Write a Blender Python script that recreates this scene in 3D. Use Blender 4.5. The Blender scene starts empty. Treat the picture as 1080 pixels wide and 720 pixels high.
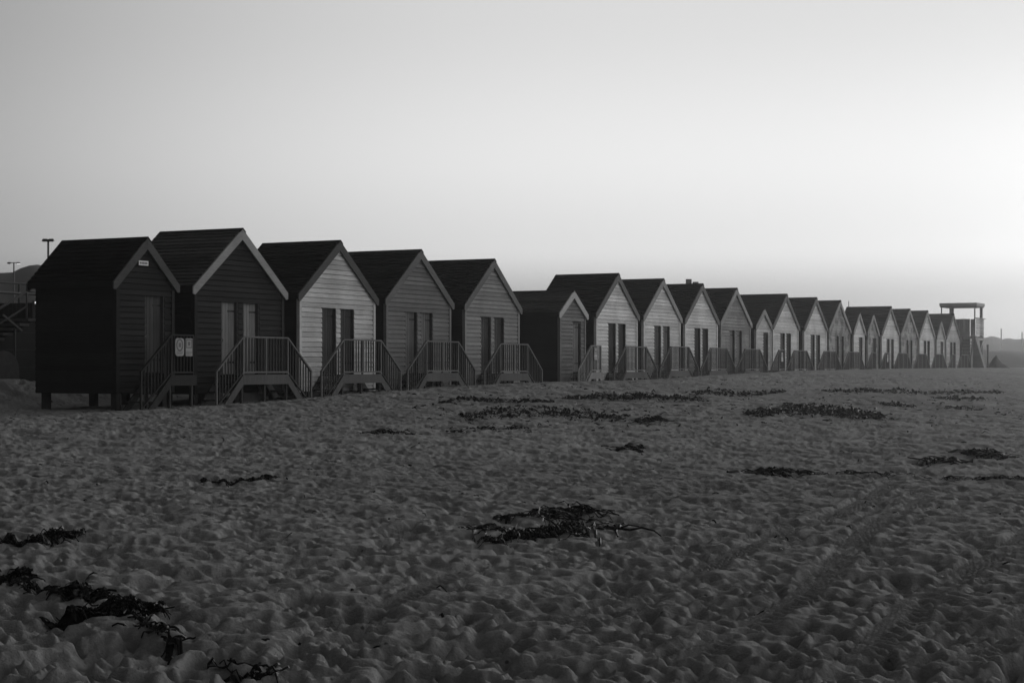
import bpy, math, random
import numpy as np
random.seed(7)
RNG = np.random.default_rng(11)
R = math.radians
C = bpy.context.scene.collection
sc = bpy.context.scene

# World axes: +Y runs along the row of huts, +X points from the fronts of the huts towards the sea.
EYE = (26.3, 0.0, 1.7)
HEAD = math.atan(933 / 1800)            # the camera looks this far to the left of the row
F = 1800.0                              # focal length in pixels of the 1080 px wide photograph

# ------------------------------------------------------------------ materials
def nodes(name):
    m = bpy.data.materials.new(name); m.use_nodes = True
    nt = m.node_tree; nt.nodes.clear()
    out = nt.nodes.new('ShaderNodeOutputMaterial'); b = nt.nodes.new('ShaderNodeBsdfPrincipled')
    nt.links.new(b.outputs[0], out.inputs[0])
    return m, nt, b

def N(nt, t, **kw):
    n = nt.nodes.new(t)
    for k, v in kw.items():
        if hasattr(n, k): setattr(n, k, v)
        else: n.inputs[k].default_value = v
    return n

def MATH(nt, op, a, b=None, c=None, clamp=False):
    n = nt.nodes.new('ShaderNodeMath'); n.operation = op; n.use_clamp = clamp
    for i, v in enumerate((a, b, c)):
        if v is None: continue
        if isinstance(v, (int, float)): n.inputs[i].default_value = v
        else: nt.links.new(v, n.inputs[i])
    return n.outputs[0]

def MAPR(nt, v, a, b, c, d):
    n = nt.nodes.new('ShaderNodeMapRange'); n.clamp = True
    nt.links.new(v, n.inputs[0])
    for i, x in enumerate((a, b, c, d)): n.inputs[i + 1].default_value = x
    return n.outputs[0]

def grey(nt, bsdf, val):
    n = nt.nodes.new('ShaderNodeCombineColor')
    for i in range(3): nt.links.new(val, n.inputs[i])
    nt.links.new(n.outputs[0], bsdf.inputs['Base Color'])

def wood(name, base, var=.18, rough=.75, patch=0.0, patch_to=.3, streak=(1.2, 1.2, 14), bump=.25, spec=.06):
    """Painted or stained timber: each board a little different, streaks, worn spots, and (patch) old paint of another shade."""
    m, nt, b = nodes(name); L = nt.links.new
    tc = N(nt, 'ShaderNodeTexCoord'); oi = N(nt, 'ShaderNodeObjectInfo'); ge = N(nt, 'ShaderNodeNewGeometry')
    off = N(nt, 'ShaderNodeVectorMath', operation='ADD'); L(tc.outputs['Object'], off.inputs[0])
    cx = N(nt, 'ShaderNodeCombineXYZ'); s = MATH(nt, 'MULTIPLY', oi.outputs['Random'], 37.0)
    L(s, cx.inputs[0]); L(s, cx.inputs[1]); L(cx.outputs[0], off.inputs[1])
    mp = N(nt, 'ShaderNodeMapping'); L(off.outputs[0], mp.inputs[0]); mp.inputs['Scale'].default_value = streak
    n1 = N(nt, 'ShaderNodeTexNoise', Scale=2.2, Detail=6, Roughness=.65); L(mp.outputs[0], n1.inputs['Vector'])
    n2 = N(nt, 'ShaderNodeTexNoise', Scale=.9, Detail=4, Roughness=.6); L(off.outputs[0], n2.inputs['Vector'])
    n3 = N(nt, 'ShaderNodeTexNoise', Scale=9, Detail=8, Roughness=.75); L(off.outputs[0], n3.inputs['Vector'])
    isl = MAPR(nt, ge.outputs['Random Per Island'], 0, 1, 1 - var, 1 + var)
    st = MAPR(nt, n1.outputs[0], .25, .75, .78, 1.2)
    bl = MAPR(nt, n2.outputs[0], .3, .7, .8, 1.15)
    wear = MAPR(nt, n3.outputs[0], .62, .72, 1.0, .6)
    v = MATH(nt, 'MULTIPLY', MATH(nt, 'MULTIPLY', isl, st), MATH(nt, 'MULTIPLY', bl, wear))
    v = MATH(nt, 'MULTIPLY', v, base)
    if patch > 0:
        n4 = N(nt, 'ShaderNodeTexNoise', Scale=1.7, Detail=3, Roughness=.55); L(off.outputs[0], n4.inputs['Vector'])
        k = MAPR(nt, n4.outputs[0], .48, .56, 0, patch)
        mx = nt.nodes.new('ShaderNodeMix'); mx.data_type = 'FLOAT'; L(k, mx.inputs[0]); L(v, mx.inputs[2])
        L(MATH(nt, 'MULTIPLY', isl, patch_to), mx.inputs[3]); v = mx.outputs[0]
    grey(nt, b, v)
    b.inputs['Roughness'].default_value = rough; b.inputs['Specular IOR Level'].default_value = spec
    bp = N(nt, 'ShaderNodeBump', Strength=bump, Distance=.01); L(n1.outputs[0], bp.inputs['Height']); L(bp.outputs[0], b.inputs['Normal'])
    return m

def plain(name, base, rough=.6, metal=0.0, var=.25, scale=6.0, bump=.15, spec=.4):
    m, nt, b = nodes(name); L = nt.links.new
    tc = N(nt, 'ShaderNodeTexCoord'); ge = N(nt, 'ShaderNodeNewGeometry')
    n = N(nt, 'ShaderNodeTexNoise', Scale=scale, Detail=7, Roughness=.65); L(tc.outputs['Object'], n.inputs['Vector'])
    v = MATH(nt, 'MULTIPLY', MAPR(nt, n.outputs[0], .25, .75, 1 - var, 1 + var), base)
    v = MATH(nt, 'MULTIPLY', v, MAPR(nt, ge.outputs['Random Per Island'], 0, 1, .88, 1.12))
    grey(nt, b, v); b.inputs['Roughness'].default_value = rough; b.inputs['Metallic'].default_value = metal
    b.inputs['Specular IOR Level'].default_value = spec
    bp = N(nt, 'ShaderNodeBump', Strength=bump, Distance=.02); L(n.outputs[0], bp.inputs['Height']); L(bp.outputs[0], b.inputs['Normal'])
    return m

def courses(name, base, var=.35):
    m, nt, b = nodes(name)
    ge = N(nt, 'ShaderNodeNewGeometry'); tc = N(nt, 'ShaderNodeTexCoord'); n = N(nt, 'ShaderNodeTexNoise', Scale=1.2, Detail=3); nt.links.new(tc.outputs['Object'], n.inputs['Vector'])
    v = MATH(nt, 'MULTIPLY', MAPR(nt, ge.outputs['Random Per Island'], 0, 1, 1 - var, 1 + var), MAPR(nt, n.outputs[0], .3, .7, .85, 1.15))
    grey(nt, b, MATH(nt, 'MULTIPLY', v, base)); b.inputs['Roughness'].default_value = .9; b.inputs['Specular IOR Level'].default_value = .06
    return m

def lamp_mat(name, s):
    m, nt, b = nodes(name)
    b.inputs['Base Color'].default_value = (.8, .8, .8, 1); b.inputs['Emission Color'].default_value = (1, 1, 1, 1)
    b.inputs['Emission Strength'].default_value = s
    return m

def brick_mat(name, base, scale=1.0):
    m, nt, b = nodes(name); L = nt.links.new
    tc = N(nt, 'ShaderNodeTexCoord'); mp = N(nt, 'ShaderNodeMapping'); L(tc.outputs['Object'], mp.inputs[0])
    mp.inputs['Rotation'].default_value = (R(90), 0, R(90))
    br = nt.nodes.new('ShaderNodeTexBrick'); L(mp.outputs[0], br.inputs['Vector'])
    br.inputs['Color1'].default_value = (base,) * 3 + (1,); br.inputs['Color2'].default_value = (base * .7,) * 3 + (1,)
    br.inputs['Mortar'].default_value = (base * 1.5,) * 3 + (1,)
    br.inputs['Scale'].default_value = 1.0; br.inputs['Brick Width'].default_value = .44 * scale; br.inputs['Row Height'].default_value = .15 * scale
    br.inputs['Mortar Size'].default_value = .012 * scale
    n = N(nt, 'ShaderNodeTexNoise', Scale=3, Detail=6); L(tc.outputs['Object'], n.inputs['Vector'])
    mx = nt.nodes.new('ShaderNodeMix'); mx.data_type = 'RGBA'; mx.blend_type = 'MULTIPLY'; mx.inputs[0].default_value = .7
    L(br.outputs['Color'], mx.inputs[6]); L(n.outputs[0], mx.inputs[7]); L(mx.outputs[2], b.inputs['Base Color'])
    b.inputs['Roughness'].default_value = .9
    bp = N(nt, 'ShaderNodeBump', Strength=.5, Distance=.02); L(br.outputs['Fac'], bp.inputs['Height']); bp.invert = True; L(bp.outputs[0], b.inputs['Normal'])
    return m

# ------------------------------------------------------------------ mesh builder
class MB:
    def __init__(s): s.v = []; s.f = []
    def add(s, vs, fs):
        o = len(s.v); s.v += [tuple(p) for p in vs]; s.f += [tuple(i + o for i in f) for f in fs]
    def hexa(s, p):      # 8 points: 4 lower (ccw seen from above), 4 upper
        s.add(p, [(3, 2, 1, 0), (4, 5, 6, 7), (0, 1, 5, 4), (1, 2, 6, 5), (2, 3, 7, 6), (3, 0, 4, 7)])
    def box(s, x0, x1, y0, y1, z0, z1):
        s.hexa([(x0, y0, z0), (x1, y0, z0), (x1, y1, z0), (x0, y1, z0), (x0, y0, z1), (x1, y0, z1), (x1, y1, z1), (x0, y1, z1)])
    def bar(s, a, b, w, h, up=(0, 0, 1)):    # rectangular bar from a to b
        a = np.array(a, float); b = np.array(b, float); d = b - a; d /= np.linalg.norm(d)
        u = np.array(up, float)
        if abs(np.dot(u, d)) > .98: u = np.array((1.0, 0, 0))
        r = np.cross(d, u); r /= np.linalg.norm(r); u = np.cross(r, d)
        q = [-r * w / 2 - u * h / 2, r * w / 2 - u * h / 2, r * w / 2 + u * h / 2, -r * w / 2 + u * h / 2]
        s.add([a + k for k in q] + [b + k for k in q], [(0, 1, 2, 3)[::-1], (4, 5, 6, 7), (0, 1, 5, 4), (1, 2, 6, 5), (2, 3, 7, 6), (3, 0, 4, 7)])
    def tube(s, pts, rad, n=8):
        pts = [np.array(p, float) for p in pts]
        rad = rad if hasattr(rad, '__len__') else [rad] * len(pts)
        o = len(s.v)
        for i, p in enumerate(pts):
            d = pts[min(i + 1, len(pts) - 1)] - pts[max(i - 1, 0)]; d /= np.linalg.norm(d) + 1e-9
            u = np.array((0, 0, 1.0)) if abs(d[2]) < .9 else np.array((1.0, 0, 0))
            r = np.cross(d, u); r /= np.linalg.norm(r); u = np.cross(r, d)
            for k in range(n):
                a = 2 * math.pi * k / n; s.v.append(tuple(p + rad[i] * (math.cos(a) * r + math.sin(a) * u)))
        for i in range(len(pts) - 1):
            for k in range(n):
                s.f.append((o + i * n + k, o + i * n + (k + 1) % n, o + (i + 1) * n + (k + 1) % n, o + (i + 1) * n + k))
        s.f.append(tuple(o + k for k in range(n))[::-1]); s.f.append(tuple(o + (len(pts) - 1) * n + k for k in range(n)))
    def prism(s, poly, x0, x1):      # polygon in (y, z), extruded along x
        n = len(poly)
        s.add([(x0, y, z) for y, z in poly] + [(x1, y, z) for y, z in poly],
              [tuple(range(n))[::-1], tuple(range(n, 2 * n))] + [(i, (i + 1) % n, n + (i + 1) % n, n + i) for i in range(n)])
    def build(s, name, mat, parent=None, smooth=False):
        me = bpy.data.meshes.new(name); me.from_pydata(s.v, [], s.f); me.update()
        if mat: me.materials.append(mat)
        if smooth: me.polygons.foreach_set('use_smooth', [True] * len(me.polygons))
        o = bpy.data.objects.new(name, me); C.objects.link(o)
        if parent: o.parent = parent
        import bmesh
        bm = bmesh.new(); bm.from_mesh(me); bmesh.ops.recalc_face_normals(bm, faces=bm.faces); bm.to_mesh(me); bm.free()
        return o

def thing(name, label, cat, loc=(0, 0, 0), rz=0, group=None):
    o = bpy.data.objects.new(name, None); C.objects.link(o); o.location = loc; o.rotation_euler = (0, 0, rz)
    return tag(o, label, cat, group)

def tag(o, label, cat, group=None):
    o['label'] = label; o['category'] = cat
    if group: o['group'] = group
    return o

def copy_tree(o, parent=None):
    c = o.copy(); C.objects.link(c)
    if parent: c.parent = parent
    for ch in list(o.children): copy_tree(ch, c)
    return c

def paint(root, table):
    for ch in root.children:
        k = ch.name.split('.')[0]
        if k in table and ch.type == 'MESH' and ch.material_slots:
            m = table[k]
            if isinstance(m, list): m = m[0] if len(m) == 1 else m.pop(0)
            ch.material_slots[0].link = 'OBJECT'; ch.material_slots[0].material = m
        paint(ch, table)

# ------------------------------------------------------------------ sand surface
ZB_Y = [-900, -50, 0, 20, 27, 31, 35, 40, 44.7, 49.4, 55.5, 59.5, 63.8, 68, 72.5, 79, 88, 98, 115, 140, 170, 300, 900]
ZB_Z = [.0, .3, .36, .56, .69, .76, .83, 1.0, 1.12, 1.18, 1.19, 1.21, 1.27, 1.37, 1.44, 1.52, 1.56, 1.60, 1.64, 1.66, 1.66, 1.3, .6]
_fy = np.linspace(-900, 900, 9001); _fz = np.interp(_fy, ZB_Y, ZB_Z)
_k = np.hanning(21); _k /= _k.sum(); _fz = np.convolve(np.pad(_fz, 10, mode='edge'), _k, 'valid')

def base_z(X, Y):
    X = np.asarray(X, float); Y = np.asarray(Y, float)
    zb = np.interp(Y, _fy, _fz)
    crest = 1.9
    t = (X - crest) / 24.4
    front = zb * np.clip(1 - t, 0, 1) ** 1.1 - np.clip(t - 1, 0, 3) * .9
    s = np.clip((crest - X) / 1.7, 0, 1); s = s * s * (3 - 2 * s)
    r = np.clip((-2.5 - X) / 4.5, 0, 1); r = r * r * (3 - 2 * r)
    dip = .07 * np.clip((60 - Y) / 30, .15, 1)
    back = (zb - dip * s) * (1 - r) + np.maximum(1.56, zb) * r
    return np.where(X > crest, front, back)

HX0, HX1, HY0, HY1, HS = -12.0, 34.0, -2.0, 118.0, .026
nx, ny = int((HX1 - HX0) / HS), int((HY1 - HY0) / HS)

def band(wl, bw, seed):
    g = np.random.default_rng(seed).standard_normal((nx, ny)).astype(np.float32)
    kx = np.fft.fftfreq(nx, HS)[:, None]; ky = np.fft.rfftfreq(ny, HS)[None, :]
    k = np.sqrt(kx * kx + ky * ky); f0 = 1 / wl
    flt = np.exp(-((np.log(np.maximum(k, 1e-4) / f0)) / bw) ** 2)
    n = np.fft.irfft2(np.fft.rfft2(g) * flt, s=(nx, ny))
    return (n / n.std()).astype(np.float32)

# --- pixels of the photograph to rays, used to find where on the ground a thing lies
def ray(x, y):
    a = (x - 540) / F
    return np.array((-math.sin(HEAD) + a * math.cos(HEAD), math.cos(HEAD) + a * math.sin(HEAD), (387 - y) / F))
_t = np.geomspace(4, 170, 2600)
def ground_at(x, y):
    d = ray(x, y); X = EYE[0] + _t * d[0]; Y = EYE[1] + _t * d[1]; Z = EYE[2] + _t * d[2]
    i = np.argmax(Z < base_z(X, Y))
    if i == 0: i = len(_t) - 1
    return np.array((X[i], Y[i]))

def make_relief():
    n3 = band(1.9, .5, 3); n4 = band(.12, .3, 4)
    g = np.random.default_rng(6).standard_normal((nx, ny)).astype(np.float32)
    kk = np.sqrt(np.fft.fftfreq(nx, HS)[:, None] ** 2 + np.fft.rfftfreq(ny, HS)[None, :] ** 2)
    fl = np.where((kk > .45) & (kk < 17), np.maximum(kk, .9) ** -1.5, 0)
    fb = np.fft.irfft2(np.fft.rfft2(g) * fl, s=(nx, ny)); fb = (fb / fb.std()).astype(np.float32)
    h = .017 * n3 + .009 * band(.6, .35, 12) + .021 * fb - .015 * np.abs(band(.24, .45, 9))
    # footprints and scuffs
    def stamp(px, py, a, L, W, dep, rim):
        rad = int((L * 1.5) / HS) + 1
        i, j = int((px - HX0) / HS), int((py - HY0) / HS)
        if i - rad < 0 or j - rad < 0 or i + rad >= nx or j + rad >= ny: return
        gx, gy = np.meshgrid(np.arange(-rad, rad + 1) * HS, np.arange(-rad, rad + 1) * HS, indexing='ij')
        u = (gx * math.cos(a) + gy * math.sin(a)) / L; v = (-gx * math.sin(a) + gy * math.cos(a)) / W
        q = np.sqrt(u * u + v * v)
        h[i - rad:i + rad + 1, j - rad:j + rad + 1] += (-dep * np.exp(-(q / .85) ** 6) + rim * np.exp(-((q - 1.12) / .22) ** 2) * (1 + .7 * u)).astype(np.float32)
    rg = np.random.default_rng(21)
    vw = np.array((-math.sin(HEAD), math.cos(HEAD))); vr = np.array((math.cos(HEAD), math.sin(HEAD)))
    for k in range(30000):
        d = 7 + 75 * rg.random() ** 1.7; s = (rg.random() * 2 - 1) * .34 * d
        p = np.array(EYE[:2]) + vw * d + vr * s
        stamp(p[0], p[1], rg.random() * math.pi, (.04 + .12 * rg.random() ** 1.8), rg.uniform(.035, .08), rg.uniform(.02, .072), rg.uniform(.001, .008))
    # a few walked trails
    for k in range(16):
        p = np.array(EYE[:2]) + vw * rg.uniform(9, 40) + vr * rg.uniform(-9, 9); a = rg.uniform(0, 2 * math.pi)
        for q in range(26):
            a += rg.normal(0, .06); p = p + .62 * np.array((math.cos(a), math.sin(a)))
            sd = .1 * (1 if q % 2 else -1)
            stamp(p[0] - sd * math.sin(a), p[1] + sd * math.cos(a), a, .16, .075, .06, .02)
    h -= h.mean(); h[:] = np.where(h > 0, .021 * np.tanh(h / .021), h)
    # loose sand slumps: soften everything a little, then add fine crumbs
    kx = np.fft.fftfreq(nx, HS)[:, None]; ky = np.fft.rfftfreq(ny, HS)[None, :]
    h[:] = np.fft.irfft2(np.fft.rfft2(h) * np.exp(-2 * (math.pi * .013) ** 2 * (kx * kx + ky * ky)), s=(nx, ny)).astype(np.float32)
    h += .0022 * n4 * np.clip(1 + .7 * n3, 0, 2)
    # tyre tracks
    gx = (HX0 + np.arange(nx) * HS)[:, None]; gy = (HY0 + np.arange(ny) * HS)[None, :]
    for (a, b, c, e, dep) in TRACKS:
        p0, p1 = ground_at(a, b), ground_at(c, e); dv = p1 - p0; ln = np.linalg.norm(dv); dv /= ln
        i0 = max(0, int((min(p0[0], p1[0]) - 1 - HX0) / HS)); i1 = min(nx, int((max(p0[0], p1[0]) + 1 - HX0) / HS))
        j0 = max(0, int((min(p0[1], p1[1]) - 1 - HY0) / HS)); j1 = min(ny, int((max(p0[1], p1[1]) + 1 - HY0) / HS))
        X = gx[i0:i1]; Y = gy[:, j0:j1]
        s = (X - p0[0]) * dv[0] + (Y - p0[1]) * dv[1]; w = -(X - p0[0]) * dv[1] + (Y - p0[1]) * dv[0]
        w = w + .08 * np.sin(s * .7 + a) + .05 * np.sin(s * .31)
        q = np.abs(w); ends = np.clip(s / 1.5, 0, 1) * np.clip((ln - s) / 1.5, 0, 1)
        inside = np.clip((.14 - q) / .03, 0, 1) * ends * np.clip(.85 + .5 * n3[i0:i1, j0:j1], .3, 1)
        tread = np.sin((s + np.where(w > 0, 1, -1) * w * .9) * 2 * math.pi / .14) * .036
        blk = h[i0:i1, j0:j1]
        h[i0:i1, j0:j1] = blk * (1 - .92 * inside) + inside * (-dep * .9 + tread) + .012 * np.exp(-((q - .19) / .04) ** 2) * ends
    return h

TRACKS = [(560, 672, 960, 505, .035), (690, 722, 975, 520, .04), (850, 722, 1095, 545, .04), (330, 676, 520, 588, .03), (980, 722, 1110, 615, .035)]
REL = make_relief()

def relief(X, Y):
    u = np.clip((np.asarray(X) - HX0) / HS, 0, nx - 1.001); v = np.clip((np.asarray(Y) - HY0) / HS, 0, ny - 1.001)
    i = u.astype(int); j = v.astype(int); a = u - i; b = v - j
    z = REL[i, j] * (1 - a) * (1 - b) + REL[i + 1, j] * a * (1 - b) + REL[i, j + 1] * (1 - a) * b + REL[i + 1, j + 1] * a * b
    inside = (X > HX0) & (X < HX1) & (Y > HY0) & (Y < HY1)
    return np.where(inside, z, 0.0)

def sand_z(X, Y): return base_z(X, Y) + relief(X, Y)

def build_sand():
    rr = np.concatenate([np.linspace(.4, 6, 22)[:-1], np.arange(6, 13, .028), np.arange(13, 26, .055), np.arange(26, 62, .13), np.arange(62, 135, .32), np.geomspace(135, 720, 45)])
    fine = np.linspace(-R(21), R(21), 960)
    rest = np.linspace(R(21), 2 * math.pi - R(21), 110)[1:-1]
    ang = np.concatenate([fine, rest]); na, nr = len(ang), len(rr)
    hx = -math.sin(HEAD) * np.cos(ang) + math.cos(HEAD) * np.sin(ang); hy = math.cos(HEAD) * np.cos(ang) + math.sin(HEAD) * np.sin(ang)
    X = EYE[0] + rr[:, None] * hx[None, :]; Y = EYE[1] + rr[:, None] * hy[None, :]
    Z = sand_z(X, Y)
    co = np.stack([X, Y, Z], -1).reshape(-1, 3)
    i = np.arange(nr - 1)[:, None] * na; a = np.arange(na)[None, :]; b = (a + 1) % na
    q = np.stack([i + a, i + b, i + na + b, i + na + a], -1).reshape(-1, 4)[:, ::-1]
    co = np.vstack([co, [[EYE[0], EYE[1], float(sand_z(np.array([EYE[0]]), np.array([EYE[1]]))[0])]]])
    tri = np.stack([np.full(na, len(co) - 1), np.arange(na), (np.arange(na) + 1) % na], -1)[:, ::-1]
    me = bpy.data.meshes.new('sand')
    me.vertices.add(len(co)); me.vertices.foreach_set('co', co.ravel().astype(np.float32))
    lo = np.concatenate([q.ravel(), tri.ravel()]).astype(np.int32)
    me.loops.add(len(lo)); me.loops.foreach_set('vertex_index', lo)
    st = np.concatenate([np.arange(len(q)) * 4, len(q) * 4 + np.arange(len(tri)) * 3]).astype(np.int32)
    me.polygons.add(len(st)); me.polygons.foreach_set('loop_start', st)
    me.polygons.foreach_set('use_smooth', np.ones(len(st), bool))
    me.update(calc_edges=True); me.validate()
    m, nt, bs = nodes('dry_sand'); L = nt.links.new
    tc = N(nt, 'ShaderNodeTexCoord')
    n1 = N(nt, 'ShaderNodeTexNoise', Scale=1.3, Detail=6, Roughness=.6); L(tc.outputs['Object'], n1.inputs['Vector'])
    n2 = N(nt, 'ShaderNodeTexNoise', Scale=26, Detail=8, Roughness=.7); L(tc.outputs['Object'], n2.inputs['Vector'])
    n3 = N(nt, 'ShaderNodeTexNoise', Scale=.12, Detail=4); L(tc.outputs['Object'], n3.inputs['Vector'])
    vo = N(nt, 'ShaderNodeTexVoronoi', Scale=5.5); L(tc.outputs['Object'], vo.inputs['Vector'])
    speck = MAPR(nt, vo.outputs['Distance'], .05, .09, .35, 1.0)
    v = MATH(nt, 'MULTIPLY', MAPR(nt, n1.outputs[0], .3, .7, .82, 1.15), MAPR(nt, n2.outputs[0], .3, .7, .85, 1.12))
    v = MATH(nt, 'MULTIPLY', v, MAPR(nt, n3.outputs[0], .3, .7, .85, 1.12))
    v = MATH(nt, 'MULTIPLY', MATH(nt, 'MULTIPLY', v, speck), SAND)
    grey(nt, bs, v); bs.inputs['Roughness'].default_value = .95; bs.inputs['Specular IOR Level'].default_value = .15
    n5 = N(nt, 'ShaderNodeTexNoise', Scale=11, Detail=8, Roughness=.72); L(tc.outputs['Object'], n5.inputs['Vector'])
    bp = N(nt, 'ShaderNodeBump', Strength=.9, Distance=.07); L(n5.outputs[0], bp.inputs['Height']); L(bp.outputs[0], bs.inputs['Normal'])
    me.materials.append(m)
    o = bpy.data.objects.new('sand', me); C.objects.link(o); o['kind'] = 'structure'
    return o
SAND = .31
build_sand()

# ------------------------------------------------------------------ beach huts
Z0 = .4                                  # local zero of a hut, a little under the sand
M_wall = {'dark': wood('dark_board_paint', .022, var=.3), 'mid': wood('mid_grey_board_paint', .2), 'midlight': wood('grey_board_paint', .3),
          'white': wood('white_board_paint', .8), 'pale': wood('pale_board_paint', .64), 'worn': wood('worn_board_paint', .42, patch=.75, patch_to=.14), 'worndark': wood('patchy_board_paint', .3, patch=.7, patch_to=.36)}
M_side = wood('dark_side_board', .022, spec=.08)  # one dark tone for the side boards of every hut, whatever its front colour
M_trim = {'dark': wood('dark_trim_paint', .09), 'mid': wood('mid_trim_paint', .16), 'light': wood('light_trim_paint', .34), 'white': wood('white_board_paint', .8), 'pale': wood('white_trim_paint', .5)}
M_door = {'dark': wood('dark_door_paint', .085, streak=(8, 8, 1)), 'mid': wood('mid_door_paint', .17, streak=(8, 8, 1)), 'light': wood('light_door_paint', .25, streak=(8, 8, 1))}
M_roof = {'black': courses('black_roof_board', .008), 'dark': courses('dark_roof_board', .014), 'grey': courses('grey_roof_board', .065)}
m_iron = plain('black_iron', .02, .45, .6)
m_post = wood('weathered_post', .05, streak=(6, 6, 1))
m_raillight = wood('light_painted_rail', .17, var=.12, streak=(6, 6, 1))
m_railmid = wood('mid_painted_timber', .11, var=.12, streak=(6, 6, 1))
m_rail = wood('painted_railing', .06, var=.12, streak=(6, 6, 1))
m_railpale = wood('pale_painted_railing', .3, var=.12, streak=(6, 6, 1))
m_deck = wood('deck_board', .045)
m_raildark = wood('dark_painted_railing', .035, var=.12, streak=(6, 6, 1))
m_conc = plain('concrete', .10, .9, scale=4)

def gable_boards(mb, xf, sx, hw, z0, ze, za, openings, pitch=.135):
    """Overlapping weatherboards over a gable end at x = xf facing sx, cut round the openings (y0, y1, z0, z1)."""
    z = z0
    while z < za - .02:
        zt = min(z + pitch, za - .004); zl = z
        def half(q): return hw if q <= ze else max(.004, hw * (za - q) / (za - ze))
        hb, ht = half(z), half(zt)
        spans = [(-hb, hb, -ht, ht)]
        for (a, b, c, d) in openings:
            if z + pitch * .5 > c and z + pitch * .5 < d:
                ns = []
                for (p, q, p2, q2) in spans:
                    if a > p and b < q: ns += [(p, a, p2, a), (b, q, b, q2)]
                    else: ns.append((p, q, p2, q2))
                spans = ns
        for (p, q, p2, q2) in spans:
            j = random.uniform(-.002, .002)
            xo = xf + sx * (.040 + j); xi = xf - sx * .004; xt = xf + sx * (.026 + j); xq = xf + sx * .003
            e1, e2 = random.uniform(-.006, .006), random.uniform(-.006, .006)
            g = min(.026, (zt - zl) * .3)                       # open joint under the lip of the board above
            zg = zt - g; pg = p + (p2 - p) * (1 - g / (zt - zl)); qg = q + (q2 - q) * (1 - g / (zt - zl))
            mb.hexa([(xi, p, zl + e1), (xo, p, zl + e1), (xo, q, zl + e2), (xi, q, zl + e2), (xi, pg, zg), (xt, pg, zg), (xt, qg, zg), (xi, qg, zg)])
            mb.hexa([(xi, pg, zg), (xq, pg, zg), (xq, qg, zg), (xi, qg, zg), (xi, p2, zt), (xq, p2, zt), (xq, q2, zt), (xi, q2, zt)])
        z += pitch

def side_boards(mb, yf, sy, x0, x1, z0, z1, pitch=.135):
    z = z0
    while z < z1 - .01:
        zt = min(z + pitch, z1); zl = z - .018; yo = yf + sy * .028; yt = yf + sy * .01
        mb.hexa([(x0, yf, zl), (x1, yf, zl), (x1, yo, zl), (x0, yo, zl), (x0, yf, zt), (x1, yf, zt), (x1, yt, zt), (x0, yt, zt)])
        z += pitch

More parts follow.
